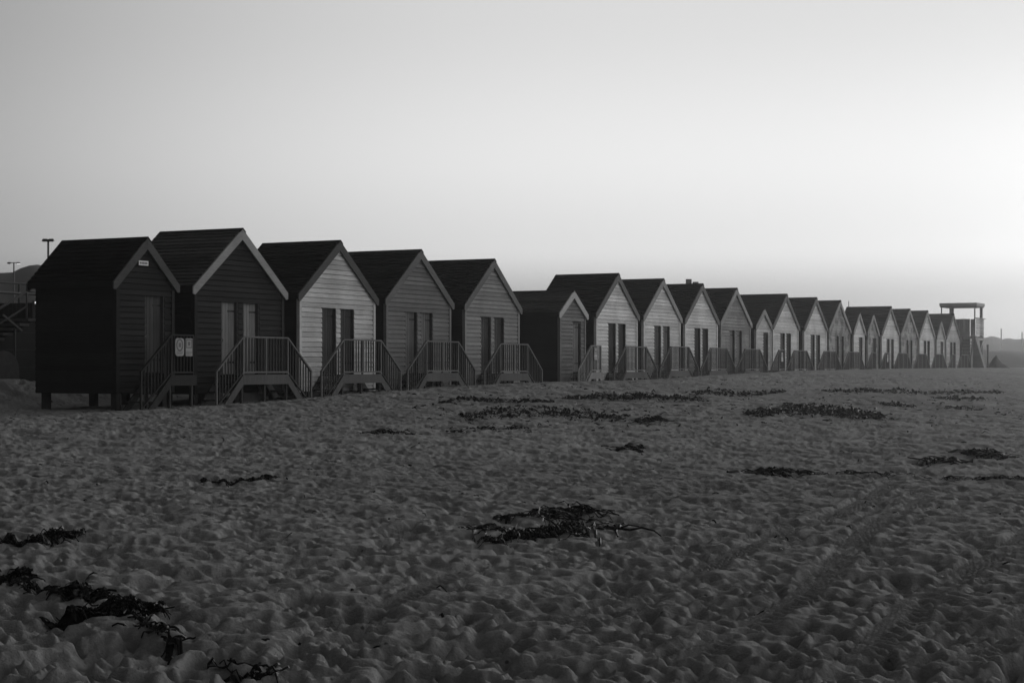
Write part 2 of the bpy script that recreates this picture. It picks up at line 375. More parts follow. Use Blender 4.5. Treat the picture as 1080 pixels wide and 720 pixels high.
def make_hut(name, hw, za_top, ye, ze_top, doors, zd=3.40, depth=2.45, sign=False):
    """hw half width of the walls; roof plane runs from the ridge (za_top) to the eave (half width ye, height ze_top). All z in the world."""
    root = thing(name, 'beach hut', 'beach hut')
    sl = (za_top - ze_top) / ye; thk = .09
    za = za_top - thk - .02; ze = za - sl * hw
    zw = 1.05
    L = lambda z: z - Z0
    ops = [(c - w / 2, c + w / 2, 0, zd - Z0) for c, w in doors]
    mb = MB()
    gable_boards(mb, 0, 1, hw, L(zw), L(ze), L(za), ops)
    gable_boards(mb, -depth, -1, hw, L(zw), L(ze), L(za), [])
    mb.box(-depth + .02, -.15, -hw + .02, hw - .02, L(zw) - .01, L(zw) + .09)        # floor
    mb.prism([(-hw + .02, L(zw) + .1), (hw - .02, L(zw) + .1), (hw - .02, L(ze) - .05), (0, L(za) - .06), (-hw + .02, L(ze) - .05)], -.16, -.13)   # lining behind the doors
    mb.build('wall', M_wall['mid'], root)
    mb = MB()
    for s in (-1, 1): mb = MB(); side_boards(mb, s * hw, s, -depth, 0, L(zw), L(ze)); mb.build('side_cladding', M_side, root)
    for s in (-1, 1):
        t = MB(); t.box(-.05, .052, s * hw - .055 + s * .012, s * hw + .055 + s * .012, L(zw) - .02, L(ze) - .02)
        t.build('corner_board', M_trim['mid'], root)
    t = MB(); t.box(.012, .05, -hw + .045, hw - .045, L(zd) + .02, L(zd) + .10)
    if doors:
        for c, w in doors:
            fr = MB()
            for s in (-1, 1): fr.box(-.13, .018, c + s * w / 2 - (.03 if s > 0 else 0), c + s * w / 2 + (.03 if s < 0 else 0), L(1.5), L(zd))
            fr.box(-.13, .018, c - w / 2 + .03, c + w / 2 - .03, L(zd) - .035, L(zd) - .002)
            fo = fr.build('door_frame', M_trim['dark'], root)
            d = MB(); d.box(-.11, -.085, c - w / 2 + .032, c + w / 2 - .032, L(1.52), L(zd) - .04)
            n = 5; pw = (w - .064) / n
            for k in range(n):
                y = c - w / 2 + .032 + k * pw
                d.box(-.084, -.066 + random.uniform(-.002, .002), y + .005, y + pw - .005, L(1.53), L(zd) - .045)
            do = d.build('door', M_door['dark'], root)
            hd = MB(); yk = c - w / 2 + .09
            hd.tube([(-.066, yk, L(2.38)), (-.02, yk, L(2.38))], .03, 10); hd.tube([(-.02, yk, L(2.38)), (-.005, yk, L(2.38))], .042, 10)
            hd.build('handle', m_iron, do)
            hs = MB(); hs.box(-.066, -.05, yk - .05, yk + .07, L(2.62), L(2.66)); hs.box(-.05, -.03, yk - .02, yk + .03, L(2.58), L(2.66))
            hs.build('hasp', m_iron, do)
            for zz in (1.8, 3.1):
                hg = MB(); hg.box(-.066, -.058, c + .03, c + w / 2 - .036, L(zz), L(zz) + .045); hg.build('hinge', m_iron, do)
    # roof of overlapping boards
    xb, xf = -depth - .1, .065
    rf = MB(); pitch = .165; cs = math.hypot(1, sl); slope_len = ye * cs; n = int(slope_len / pitch) + 1; pitch = slope_len / n
    for s in (-1, 1):
        for k in range(n):
            a0 = k * pitch / cs; a1 = min((k + 1) * pitch, slope_len) / cs + .018
            def P(a, lift): return (s * (a + lift * sl / cs), za_top - a * sl + lift / cs)
            y0, z0 = P(a0, .004); y1, z1 = P(a1, .046); y2, z2 = P(a1, .004); y3, z3 = P(a0, -.012)
            poly = [(y0, L(z0)), (y1, L(z1)), (y2, L(z2)), (y3, L(z3))]
            rf.prism(poly, xb, xf)
        y0, z0 = 0, za_top - .02
        rf.prism([(0, L(za_top) - .014), (s * ye, L(ze_top) - .014), (s * ye, L(ze_top) - thk), (0, L(za_top) - thk)], xb + .01, xf - .01)
    ro = rf.build('roof', M_roof['dark'], root)
    for s in (-1, 1):
        ef = MB(); ef.box(xb + .012, xf - .012, min(s * (ye + .022), s * (ye + .048)), max(s * (ye + .022), s * (ye + .048)), L(ze_top) - .16, L(ze_top) - .012); ef.build('eave_fascia', M_roof['dark'], ro)
    rc = MB()
    for s in (-1, 1):
        rc.prism([(0, L(za_top) + .045), (s * .12, L(za_top) + .045 - .12 * sl), (s * .12, L(za_top) + .02 - .12 * sl), (0, L(za_top) + .02)], xb - .01, xf + .05)
    rc.build('ridge_cap', M_roof['dark'], ro)
    for s in (-1, 1):
        for xx in ((xf + .002, xf + .036), (xb - .036, xb - .002)):
            bb = MB(); h = .235
            bb.prism([(0, L(za_top) + .02), (s * (ye + .06), L(ze_top) + .02 - .06 * sl), (s * (ye + .06), L(ze_top) + .02 - .06 * sl - h * .72), (s * (ye - .02), L(ze_top) - h + .02), (0, L(za_top) + .02 - h * 1.18)], *xx)
            bb.build('bargeboard', M_trim['mid'], root)
    for s in (-1, 1):
        pu = MB(); pu.box(.0, xf - .004, s * (ye - .18) - .04, s * (ye - .18) + .04, L(ze_top + .18 * sl) - thk - .12, L(ze_top + .18 * sl) - thk - .004)
        pu.build('purlin', M_trim['dark'], root)
    for x in (-.16, -depth + .16):
        ys = (-hw + .16, 0, hw - .16) if hw > 1.5 else (-hw + .16, hw - .16)
        for y in ys:
            p = MB(); p.box(x - .08, x + .08, y - .08, y + .08, L(.1), L(zw) - .012); p.build('support_post', m_post, root)
    if hw > 1.5:
        for y in (-.9, .75):
            b = MB(); b.box(-.55, -.15, y - .35, y + .35, L(.2), L(zw) - .014); b.build('footing_block', m_conc, root)
    return root

def make_steps(double=True):
    """Timber landing in front of the doors with a flight of steps down at one or both ends and railings on the seaward side."""
    root = thing('access_steps', 'steps', 'access steps')
    L = lambda z: z - Z0
    D = .8; zd = 1.5
    if double: ya, yb = -.96, .96; flights = (-1, 1)
    else: ya, yb = -.02, .80; flights = (-1,)
    run, drop = 1.08, .92
    dk = MB(); y = ya
    while y < yb - .02:
        dk.box(.06, D - .045, y + .004, min(y + .116, yb), L(zd) - .035, L(zd)); y += .12
    dk.build('deck', m_deck, root)
    fa = MB(); fa.box(D - .04, D, ya - (.02), yb + (.02 if double else .12), L(zd) - .235, L(zd) + .012); fa.build('fascia', m_railmid, root)
    zr = 2.455
    # front rail panel
    fp = MB(); xr = D - .02
    hr = MB(); hr.bar((xr, ya, L(zr)), (xr, yb, L(zr)), .06, .04); hr.build('handrail', m_raillight, root)
    hr = MB(); hr.bar((xr, ya, L(zd) + .075), (xr, yb, L(zd) + .075), .045, .04); hr.build('bottom_rail', m_raillight, root)
    nb = 15 if double else 7
    for k in range(1, nb):
        yy = ya + (yb - ya) * k / nb
        fp.box(xr - .012, xr + .012, yy - .015, yy + .015, L(zd) + .095, L(zr) - .018)
    fp.build('railing_panel', m_rail, root)
    ps = [ya, yb] + ([0] if double else [])
    for yy in ps:
        p = MB(); p.box(xr - .024, xr + .024, yy - .024, yy + .024, L(zd) + .013, L(zr) - .019); p.build('railing_post', m_raillight, root)
        p = MB(); p.box(xr - .08, xr - .022, yy - .03, yy + .03, L(.2), L(zd) - .037); p.build('leg', m_post, root)
        p = MB(); p.box(.02, .08, yy - .03, yy + .03, L(.2), L(zd) - .037); p.build('leg', m_post, root)
    for s in flights:
        y0 = yb if s > 0 else ya; y1 = y0 + s * run
        sp = MB()
        hr = MB(); hr.bar((xr, y0, L(zr)), (xr, y1, L(zr - .86)), .06, .04); hr.build('handrail', m_raillight, root)
        sp.bar((xr, y0 + s * .03, L(zd) + .05), (xr, y1, L(zd - drop * .84)), .035, .035)
        for k in range(1, 9):
            t = k / 9; yy = y0 + s * run * t
            sp.box(xr - .012, xr + .012, yy - .015, yy + .015, L(zd + .06 - drop * .84 * t), L(zr - .86 * t - .014))
        sp.build('railing_panel', m_rail, root)
        p = MB(); p.box(xr - .024, xr + .024, y1 - .024, y1 + .024, L(.25), L(zr - .86) + .014); p.build('railing_post', m_raillight, root)
        for xx in (D - .04, .04):
            st = MB()
            za, zb = L(zd) - .01, L(zd) - .01 - drop * 1.06; ye = y0 + s * run * .98
            h = .25
            vs = [(y0 + s * .022, za), (ye, zb), (ye, zb - h * .9), (y0 + s * .022, za - h)]
            st.prism(vs, xx, xx + .04); st.build('stringer', m_railmid, root)
        for k in range(4):
            yy = y0 + s * (.12 + .24 * k); zz = L(zd) - .20 * (k + 1)
            t = MB(); t.box(.082, D - .042, yy - .13, yy + .13, zz - .035, zz); t.build('tread', m_deck, root)
    return root

big_doors = [(-.46, .70), (.46, .70)]
proto_big = make_hut('beach_hut', 1.85, 5.215, 1.97, 3.70, big_doors)
proto_smallA = make_hut('beach_hut', .99, 4.69, 1.14, 3.66, [(.34, .72)], zd=3.38)
proto_smallB = make_hut('beach_hut', 1.03, 4.42, 1.17, 3.62, [(.34, .72)], zd=3.30)
proto_steps2 = make_steps(True); proto_steps1 = make_steps(False)

# (kind, centre along the row, wall, trim, door, roof, railing, words for the hut, words for the steps)
HUTS = [
 ('A', 31.93, 'dark', 'dark', ['dark'], 'black', 'r', 'small dark single-door hut nearest the camera with white plate in its gable', 'one-sided steps with two notices on the railing at the nearest small hut'),
 ('L', 35.63, 'dark', 'light', ['light'], 'grey', 'r', 'dark boarded hut with two pale doors and pale bargeboards beside the nearest small hut', 'two-sided steps with railing before the dark hut with two pale doors'),
 ('L', 40.20, 'pale', 'dark', ['dark'], 'black', 'r', 'pale boarded hut with black roof and two dark doors, third from the near end', 'two-sided steps with dark railing at the third hut from the near end'),
 ('L', 44.68, 'mid', 'mid', ['mid'], 'dark', 'r', 'mid grey boarded hut with grey doors, fourth from the near end of the row', 'two-sided steps with railing at the grey fourth hut from the near end'),
 ('L', 49.38, 'midlight', 'mid', ['dark'], 'black', 'r', 'grey boarded hut with dark doors just before the low pale-roofed hut', 'two-sided steps with railing at the hut just before the low pale-roofed hut'),
 ('B', 55.45, 'mid', 'pale', ['light'], 'grey', 'p', 'low small hut with paler grey roof, white bargeboards and one pale door', 'short pale railing and steps with one notice at the low pale-roofed hut'),
 ('L', 59.43, 'white', 'mid', ['dark'], 'black', 'r', 'pale boarded large hut with dark doors just beyond the low pale-roofed hut', 'two-sided steps at the large hut just beyond the low pale-roofed hut'),
 ('L', 63.85, 'white', 'light', ['mid'], 'dark', 'r', 'pale hut with light bargeboards and grey doors, second beyond the low pale-roofed hut', 'two-sided steps with railing at the second hut beyond the low pale-roofed hut'),
 ('L', 68.28, 'white', 'mid', ['dark'], 'black', 'r', 'pale hut with two box heads of a mast showing above its roof', 'two-sided steps at the hut with the mast heads above its roof'),
 ('L', 72.55, 'worndark', 'light', ['light'], 'dark', 'r', 'hut with blotchy patterned gable boards and two pale doors, tenth in the row', 'two-sided steps at the blotchy pale-doored tenth hut'),
 ('B', 76.30, 'pale', 'light', ['dark'], 'dark', 'r', 'first single small hut in the middle of the row, narrow and pale, eleventh', 'one-sided steps with one notice at the eleventh, narrow hut'),
 ('L', 79.46, 'white', 'mid', ['mid', 'dark'], 'dark', 'r', 'pale hut with one grey and one dark door, directly beyond the narrow eleventh hut', 'two-sided steps directly beyond the narrow eleventh hut'),
 ('L', 84.25, 'white', 'mid', ['mid'], 'dark', 'r', 'pale hut with mid grey doors, thirteenth from the near end', 'two-sided steps at the thirteenth hut from the near end'),
 ('L', 88.62, 'worn', 'light', ['light'], 'dark', 'r', 'blotchy boarded large hut with pale doors just before two adjoining small huts', 'two-sided steps at the blotchy hut just before two adjoining small huts'),
 ('A', 92.15, 'white', 'light', ['mid'], 'dark', 'r', 'paler nearer one of the two adjoining small huts', 'one-sided steps at the nearer of two adjoining small huts'),
 ('A', 94.92, 'worn', 'light', ['dark'], 'dark', 'r', 'patchy farther one of the two adjoining small huts', 'one-sided steps with a notice at the farther of two adjoining small huts'),
 ('L', 98.70, 'white', 'mid', ['mid'], 'dark', 'r', 'pale large hut just beyond the two adjoining small huts', 'two-sided steps just beyond the two adjoining small huts'),
 ('L', 103.2, 'worn', 'light', ['light'], 'dark', 'r', 'patchy grey large hut, second beyond the two adjoining small huts', 'two-sided steps at the patchy hut second beyond the adjoining small huts'),
 ('L', 107.57, 'white', 'light', ['dark'], 'dark', 'r', 'pale large hut just before the last small hut near the lookout tower', 'two-sided steps at the large hut just before the last small hut'),
 ('A', 111.2, 'pale', 'light', ['mid'], 'dark', 'r', 'last small single-door hut, second from the lookout tower', 'one-sided steps at the last small hut before the lookout tower'),
 ('L', 114.6, 'pale', 'mid', ['dark'], 'dark', 'r', 'last large hut at the far end beside the lookout tower', 'two-sided steps at the last large hut beside the lookout tower'),
]
protos = {'L': proto_big, 'A': proto_smallA, 'B': proto_smallB}
used = set(); hut_roots = []
GH, GS = 'beach huts standing in one row', 'access steps in front of the beach huts'
for (kind, y, wl, tr, dr, rf, rl, lab, slab) in HUTS:
    pr = protos[kind]
    h = pr if kind not in used else copy_tree(pr)
    st_kind = 'S' + ('2' if kind == 'L' else '1'); ps = proto_steps2 if kind == 'L' else proto_steps1
    s = ps if st_kind not in used else copy_tree(ps)
    used |= {kind, st_kind}
    hut_roots.append((h, s))
first = {}
for (h, s), (kind, y, wl, tr, dr, rf, rl, lab, slab) in zip(hut_roots, HUTS):
    wob = random.uniform(-.012, .012)
    h.location = (random.uniform(-.03, .03), y - .06, Z0 + (0.05 if kind == 'A' and y < 40 else wob)); tag(h, lab, 'beach hut', GH)
    h.rotation_euler = (0, 0, random.uniform(-.006, .006))
    dl = [M_door[d] for d in dr]
    paint(h, {'wall': M_wall[wl], 'corner_board': M_wall[wl], 'bargeboard': M_trim[tr], 'roof': M_roof[rf], 'ridge_cap': M_roof['dark' if rf == 'grey' else rf], 'eave_fascia': M_roof['dark'], 'door': dl})
    s.location = (0, y if kind == 'L' else y - .05, Z0 + wob + (.04 if y > 60 else 0)); tag(s, slab, 'access steps', GS)
    if y < 33: paint(s, {k: m_raildark for k in ('railing_panel', 'railing_post', 'fascia', 'stringer', 'handrail', 'bottom_rail')})
    if rl == 'p': paint(s, {k: m_railpale for k in ('railing_panel', 'railing_post', 'fascia', 'stringer', 'handrail', 'bottom_rail')})

# name plate in the nearest gable
m_white = plain('white_enamel', .75, .5, var=.06, bump=0); m_ink = plain('printed_ink', .10, .6, bump=0)
t = thing('gable_plate', 'small white plate high in the gable of the nearest small hut', 'sign', (.05, 31.74, 4.15))
b = MB(); b.box(0, .015, -.17, .17, -.055, .055); b.build('plate', m_white, t)
b = MB()
for k in range(5): b.box(.0155, .019, -.13 + k * .055, -.13 + k * .055 + .038, -.022, .022)
b.build('printing', m_ink, t)

def notice(y, kind, lab, zc=2.17, x=.84):
    t = thing('railing_notice', lab, 'notice', (x, y, zc))
    w, hgt = (.165, .21)
    b = MB()
    if kind == 'round':
        pts = []
        for (cy, cz, a0) in ((w - .08, hgt - .08, 0), (-w + .08, hgt - .08, 90), (-w + .08, -hgt + .08, 180), (w - .08, -hgt + .08, 270)):
            for k in range(5): a = R(a0 + k * 22.5); pts.append((cy + .08 * math.cos(a), cz + .08 * math.sin(a)))
        b.prism(pts, 0, .012)
    else: b.box(0, .012, -w * .78, w * .78, -hgt, hgt)
    b.build('board', plain('notice_white', .3, .5, var=.12, bump=0) if 'notice_white' not in bpy.data.materials else bpy.data.materials['notice_white'], t)
    g = MB()
    if kind == 'round':
        n = 20
        for k in range(n):
            a, c = 2 * math.pi * k / n, 2 * math.pi * (k + 1) / n
            q = [(.09 * math.cos(a), .05 + .11 * math.sin(a)), (.13 * math.cos(a), .05 + .15 * math.sin(a)), (.13 * math.cos(c), .05 + .15 * math.sin(c)), (.09 * math.cos(c), .05 + .11 * math.sin(c))]
            g.prism(q, .0125, .015)
        g.box(.0125, .015, -.04, .05, .0, .10)
    else:
        g.box(.0125, .015, -.11, -.085, -.02, .19); g.box(.0125, .015, .085, .11, -.02, .19); g.box(.0125, .015, -.084, .084, .165, .19); g.box(.0125, .015, -.084, .084, -.02, .005)
        g.box(.0125, .015, -.04, .04, .04, .13)
    for k in range(3): g.box(.0125, .015, -.12, .12 - .04 * (k == 2), -.11 - .035 * k, -.095 - .035 * k)
    g.build('printing', m_ink, t)
    return t
GN = 'notices fixed to the railings'
notice(32.09, 'round', 'left round-cornered notice with a ring symbol on the nearest hut railing')['group'] = GN
notice(32.44, 'sq', 'right rectangular notice on the nearest hut railing')['group'] = GN
notice(55.62, 'sq', 'white notice on the pale railing of the low pale-roofed hut')['group'] = GN
notice(76.5, 'sq', 'white notice on the railing of the narrow eleventh hut')['group'] = GN
notice(95.1, 'sq', 'white notice on the railing of the farther adjoining small hut', zc=2.2)['group'] = GN

# ------------------------------------------------------------------ sea wall, promenade and what stands on it
m_seawall = brick_mat('block_sea_wall', .035, 1.8); m_brick = brick_mat('brickwork', .045)
m_metal = plain('painted_metal', .06, .5, .3); m_oldrail = plain('old_handrail', .085, .6)
m_galv = plain('galvanised_metal', .22, .45, .5)
WX = -7.0
w = thing('sea_wall', 'long dark block sea wall behind the beach huts', 'wall', (WX, 50, 1.0))
b = MB(); b.box(-.6, 0, -90, 78, -1, 2.32); b.build('wall_face', m_seawall, w)
b = MB()
for k in range(84): b.box(-.7, .07, -90 + k * 2, -90 + k * 2 + 1.985, 2.322, 2.44)
b.build('coping', m_conc, w)
b = MB(); b.box(-25, WX - .61, -40, 128, 1.0, 3.30); pv = b.build('promenade', plain('promenade_asphalt', .06, .9), None); pv['kind'] = 'structure'
rl = thing('promenade_railing', 'thin dark railing along the top of the sea wall', 'railing', (WX - .3, 50, 3.44))
for k in range(43):
    p = MB(); y = -75.4 + k * 3.2; p.tube([(0, y, 0), (0, y, .56)], .035, 6); p.build('railing_post', m_metal, rl)
b = MB(); b.tube([(0, -76, .55), (0, 60, .55)], .025, 6); b.tube([(0, -76, .26), (0, 60, .26)], .016, 6); b.build('rail', m_metal, rl)

sw = thing('stone_staircase', 'dark brick staircase with handrails against the sea wall', 'staircase', (WX, 32.7, 1.5))
b = MB(); b.prism([(-3.2, -.6), (3.2, -.6), (3.2, 1.90), (1.5, 1.90), (1.5, 1.42), (-3.0, -.55)], .02, 1.3); b.build('flank', m_brick, sw)
b = MB()
for k in range(15):
    y = -2.9 + k * .3; zz = -.5 + .131 * (k + 1); b.box(.0, 1.34, y, y + .34, zz - .06, zz + .02)
b.build('steps', m_conc, sw)
pts = [(-.12, -.6)] + [(.40 - .52 * math.cos(R(a)), .12 + .50 * math.sin(R(a))) for a in range(0, 181, 15)] + [(.92, -.6)]
b = MB(); b.prism(pts, 1.345, 1.39); b.build('arch_panel', plain('pale_render', .10, .9), sw)
for x in (1.2, .1):
    b = MB(); b.tube([(x, -2.4, .35), (x, 1.4, 2.2), (x, 3.1, 2.2)], .035, 6); b.tube([(x, -2.4, -.05), (x, 1.4, 1.8)], .025, 6)
    for y in (-2.4, -1.1, .2, 1.4): zr = .35 + 1.85 * (y + 2.4) / 3.8; b.tube([(x, y, zr - .85), (x, y, zr)], .03, 6)
    b.build('handrail', m_oldrail, sw)
b = MB(); b.bar((1.36, .36, 1.55), (1.36, 1.05, 1.15), .04, .05); b.bar((1.36, .8, .4), (1.36, .8, 1.2), .04, .04); b.build('brace', m_oldrail, sw)
wl_ = thing('wall_lamp', 'small lit lamp above the dark brick staircase', 'lamp', (WX + 1.32, 34.25, 3.40))
b = MB(); b.box(0, .05, -.07, .07, -.05, .05); b.build('backplate', m_metal, wl_)
b = MB(); b.tube([(.05, 0, 0), (.11, 0, 0)], [.035, .025], 8); b.build('bulb', lamp_mat('lit_bulb', 1.0), wl_)

def lamp(loc, H, arm, rz, lab, lit):
    t = thing('street_lamp', lab, 'street lamp', loc, rz, 'street lamps beyond the sea wall')
    b = MB(); b.tube([(0, 0, 0), (0, 0, 1.2), (0, 0, 1.25), (0, 0, H)], [.085, .08, .055, .045], 8); b.build('pole', m_metal, t)
    b = MB(); b.tube([(-arm, 0, H + .03), (arm, 0, H + .03)], .03, 6); b.build('cross_arm', m_metal, t)
    for s in (-1, 1):
        b = MB(); b.hexa([(s * arm - .13, -.09, H - .03), (s * arm + .13, -.09, H - .03), (s * arm + .13, .09, H - .03), (s * arm - .13, .09, H - .03), (s * arm - .09, -.05, H + .07), (s * arm + .09, -.05, H + .07), (s * arm + .09, .05, H + .07), (s * arm - .09, .05, H + .07)])
        lh = b.build('lamp_head', m_metal, t)
        b = MB(); b.box(s * arm - .10, s * arm + .10, -.06, .07, H - .055, H - .031); b.build('diffuser', lamp_mat('lit_diffuser', 1.3) if lit and s > 0 else m_galv, lh)
VR = -HEAD * 0
lamp((-26.3, 57.2, 1.6), 5.66, .14, HEAD, 'unlit lamp post rising just left of the nearest hut roof', False)
lamp((-60, 90.4, 1.6), 7.4, .33, HEAD, 'distant double-headed lamp post with its right head lit, at far left', True)
t = thing('floodlight_mast', 'mast with two grey box heads rising behind a hut roof', 'mast', (-10.5, 93.5, 3.3), HEAD, None)
b = MB(); b.tube([(0, 0, 0), (0, 0, 3.05)], .05, 8); b.build('pole', m_galv, t)
b = MB(); b.bar((-.05, 0, 3.0), (.45, 0, 2.9), .06, .06); b.build('cross_arm', m_galv, t)
for x, z in ((-.02, 3.38), (.38, 3.22)):
    b = MB(); b.box(x - .15, x + .15, -.12, .12, z - .14, z + .14); b.box(x - .17, x + .17, -.15, -.12, z - .16, z + .16); b.bar((x, 0, z - .15), (x, 0, z - .35), .05, .05)
    b.build('box_head', m_galv, t)
b = MB(); b.tube([(0, 0, 0), (0, 0, 6.0)], [.06, .03], 6); o = b.build('thin_mast', m_metal); o.location = (-16.46, 146.8, 1.5); tag(o, 'very thin mast above the roofs beside the two adjoining small huts', 'mast')
GP = 'thin masts on the far right hill'
for (x, d, top, lab) in ((1056, 395, 10.6, 'taller thin mast on the hazy hill right of the lookout tower'), (1078, 400, 9.9, 'thin mast on the hazy hill at the right edge of the photo')):
    dr_ = ray(x, 387); b = MB(); b.tube([(0, 0, 0), (0, 0, top - 1)], [.22, .14], 6); o = b.build('distant_mast', m_metal); o.location = (EYE[0] + d * dr_[0], d * dr_[1], 1.0); tag(o, lab, 'mast', GP)

# ------------------------------------------------------------------ lookout tower
m_tw = wood('tower_boards', .3, streak=(8, 8, 1)); m_twl = wood('pale_tower_timber', .4); m_twd = wood('dark_tower_timber', .2)
T = thing('lookout_tower', 'wooden lifeguard lookout tower with flat roof at the far end of the row', 'lookout tower', (0, 0, 1.2))
def tp(name, mat, f): b = MB(); f(b); return b.build(name, mat, T)
zt = lambda z: z - 1.2
ro = tp('roof', m_twl, lambda b: b.box(-1.9, .66, 118.9, 121.5, zt(5.93), zt(6.13)))
b = MB(); b.box(-1.86, .62, 118.94, 121.46, zt(5.84), zt(5.926)); b.build('soffit', m_twd, ro)
for x, y, w_, m in ((-1.78, 119.05, .07, m_twl), (.5, 119.05, .08, m_twl), (-1.6, 121.3, .26, m_twd), (.46, 121.3, .17, m_twd)):
    tp('roof_post', m, lambda b: b.box(x - w_ / 2, x + w_ / 2, y - w_ / 2, y + w_ / 2, zt(3.86), zt(5.84)))
for x, y in ((-1.75, 119.08), (.48, 119.08), (-1.75, 121.3), (.48, 121.3)):
    tp('leg', m_twd, lambda b: b.box(x - .09, x + .09, y - .09, y + .09, zt(1.2), zt(3.7)))
tp('floor', m_twd, lambda b: b.box(-1.9, .6, 118.95, 121.45, zt(3.72), zt(3.85)))
def front_par(b):
    x = -1.9
    while x < .2: b.box(x, x + .135, 118.9, 118.94, zt(1.5), zt(5.02 + random.uniform(-.01, .01))); x += .14
tp('front_boarding', m_tw, front_par)
tp('white_panel', m_twl, lambda b: b.box(-.28, -.14, 118.87, 118.899, zt(4.1), zt(4.95)))
tp('gate_panel', wood('grey_tower_gate', .22), lambda b: b.box(.24, .56, 118.9, 118.94, zt(3.86), zt(5.0)))
def side_lat(b):
    y = 118.98
    for k in range(10): b.box(.6, .63, 118.96, 121.4, zt(3.9 + k * .115), zt(3.9 + k * .115 + .09))
    b.box(.56, .72, 118.9, 121.55, zt(5.05), zt(5.10))
tp('side_rail', m_twl, side_lat)
def brace(b):
    b.bar((.62, 119.0, zt(1.6)), (.62, 121.3, zt(3.8)), .05, .12); b.bar((.67, 121.3, zt(1.6)), (.67, 119.0, zt(3.8)), .05, .12); b.box(.59, .65, 119, 121.4, zt(3.55), zt(3.7))
tp('cross_brace', m_twl, brace)
S0, S1 = np.array((.12, 118.86, 3.72)), np.array((.30, 116.9, 1.5))
for dx, m_ in ((-.34, m_twd), (.34, m_twd)):
    tp('stringer', m_, lambda b: b.bar((S0[0] + dx, S0[1], zt(S0[2])), (S1[0] + dx, S1[1], zt(S1[2])), .05, .26))
for k in range(10):
    c = S0 + (S1 - S0) * (k + .5) / 10
    tp('tread', m_twl, lambda b: b.box(c[0] - .30, c[0] + .30, c[1] - .13, c[1] + .13, zt(c[2]) + .02, zt(c[2]) + .07))
tp('stair_side', m_twd, lambda b: b.hexa([(.66, 118.2, zt(1.2)), (1.45, 118.2, zt(1.2)), (1.45, 118.8, zt(1.2)), (.66, 118.8, zt(1.2)), (.66, 118.2, zt(3.72)), (.72, 118.2, zt(3.72)), (.72, 118.8, zt(3.72)), (.66, 118.8, zt(3.72))]))
tp('stair_rail', m_twd, lambda b: (b.bar((.52, 118.8, zt(4.65)), (.68, 116.95, zt(2.5)), .05, .05), b.bar((.68, 116.95, zt(1.4)), (.68, 116.95, zt(2.52)), .06, .06)))
b = MB(); b.box(-.06, .06, -.06, .06, 0, 1.9); b.box(-.08, .08, -.08, .08, 1.9, 1.96); o = b.build('marker_post', m_twd); o.location = (1.12, 120.3, 1.3); tag(o, 'short dark post just right of the lookout tower', 'post')

def mound(name, cx, cy, lx, ly, h, mat, skew=0, n=40, seed=1):
    rg = np.random.default_rng(seed); ph = rg.uniform(0, 6, 6); b = MB()
    for i in range(n + 1):
        for j in range(n + 1):
            u, v = i / n * 2 - 1, j / n * 2 - 1
            r = math.hypot(u, v)
            us = u - skew * (1 - abs(u))
            q = max(0, 1 - math.hypot(us, v)); z = h * q * (1 + .08 * math.sin(7 * u + ph[0]) * math.sin(6 * v + ph[1])) + .03 * math.sin(19 * u + ph[2]) * math.sin(23 * v + ph[3]) * q
            b.v.append((u * lx, v * ly, z - .15))
    for i in range(n):
        for j in range(n): a = i * (n + 1) + j; b.f.append((a, a + n + 1, a + n + 2, a + 1))
    o = b.build(name, mat, None, True); o.location = (cx, cy, 1.5); return o
o = mound('rubble_mound', 1.55, 123.0, 1.15, 1.6, 1.3, plain('dark_rubble', .06, .95, scale=3, bump=.8), -.55, seed=3)
tag(o, 'dark low mound sloping to the right beside the lookout tower', 'mound')

# ------------------------------------------------------------------ far land
def ridge(name, pts, base, depth, mat, seed, nr=14):
    """A hill whose skyline passes through the ground points pts = (x pixel direction, distance, height)."""
    rg = np.random.default_rng(seed); xs = np.linspace(pts[0][0], pts[-1][0], 160)
    d = np.interp(xs, [p[0] for p in pts], [p[1] for p in pts]); hh = np.interp(xs, [p[0] for p in pts], [p[2] for p in pts])
    nz = np.convolve(rg.standard_normal(220), np.hanning(9) / 4, 'same')[20:180] * .14; hh = hh + nz * (hh > base + 1)
    b = MB()
    for i, x in enumerate(xs):
        r = ray(x, 387); r = r / math.hypot(r[0], r[1])
        for k in range(nr):
            t = k / (nr - 1); q = math.sin(math.pi * t) ** .8
            dd = d[i] + (t - .5) * depth
            b.v.append((EYE[0] + dd * r[0], dd * r[1], base + (hh[i] - base) * q - .3))
    for i in range(len(xs) - 1):
        for k in range(nr - 1): a = i * nr + k; b.f.append((a, a + nr, a + nr + 1, a + 1))
    o = b.build(name, mat, None, True); o['kind'] = 'structure'; return o
m_hill = plain('hill_grass', .05, .95, scale=.08)
ridge('hills', [(-700, 200, 6), (-250, 190, 11), (-60, 180, 11.0), (0, 180, 11.5), (12, 180, 11.5), (25, 180, 12.1), (38, 180, 12.3), (70, 185, 12.0), (110, 195, 9), (200, 220, 6), (400, 300, 5.5), (700, 420, 6)], .8, 70, m_hill, 5)
ridge('hills', [(860, 470, 8), (1000, 470, 9.3), (1038, 470, 9.7), (1046, 470, 10.3), (1052, 470, 10.0), (1057, 470, 9.4), (1064, 470, 9.8), (1071, 470, 9.3), (1080, 470, 9.6), (1130, 470, 8.6), (1250, 480, 9), (1500, 480, 6)], .5, 90, m_hill, 6)
ridge('dunes', [(880, 250, 3.6), (1000, 250, 4.1), (1045, 250, 4.4), (1080, 250, 4.2), (1130, 250, 3.7), (1300, 260, 1.5)], .8, 40, plain('dune_grass', .07, .95, scale=.3), 7)

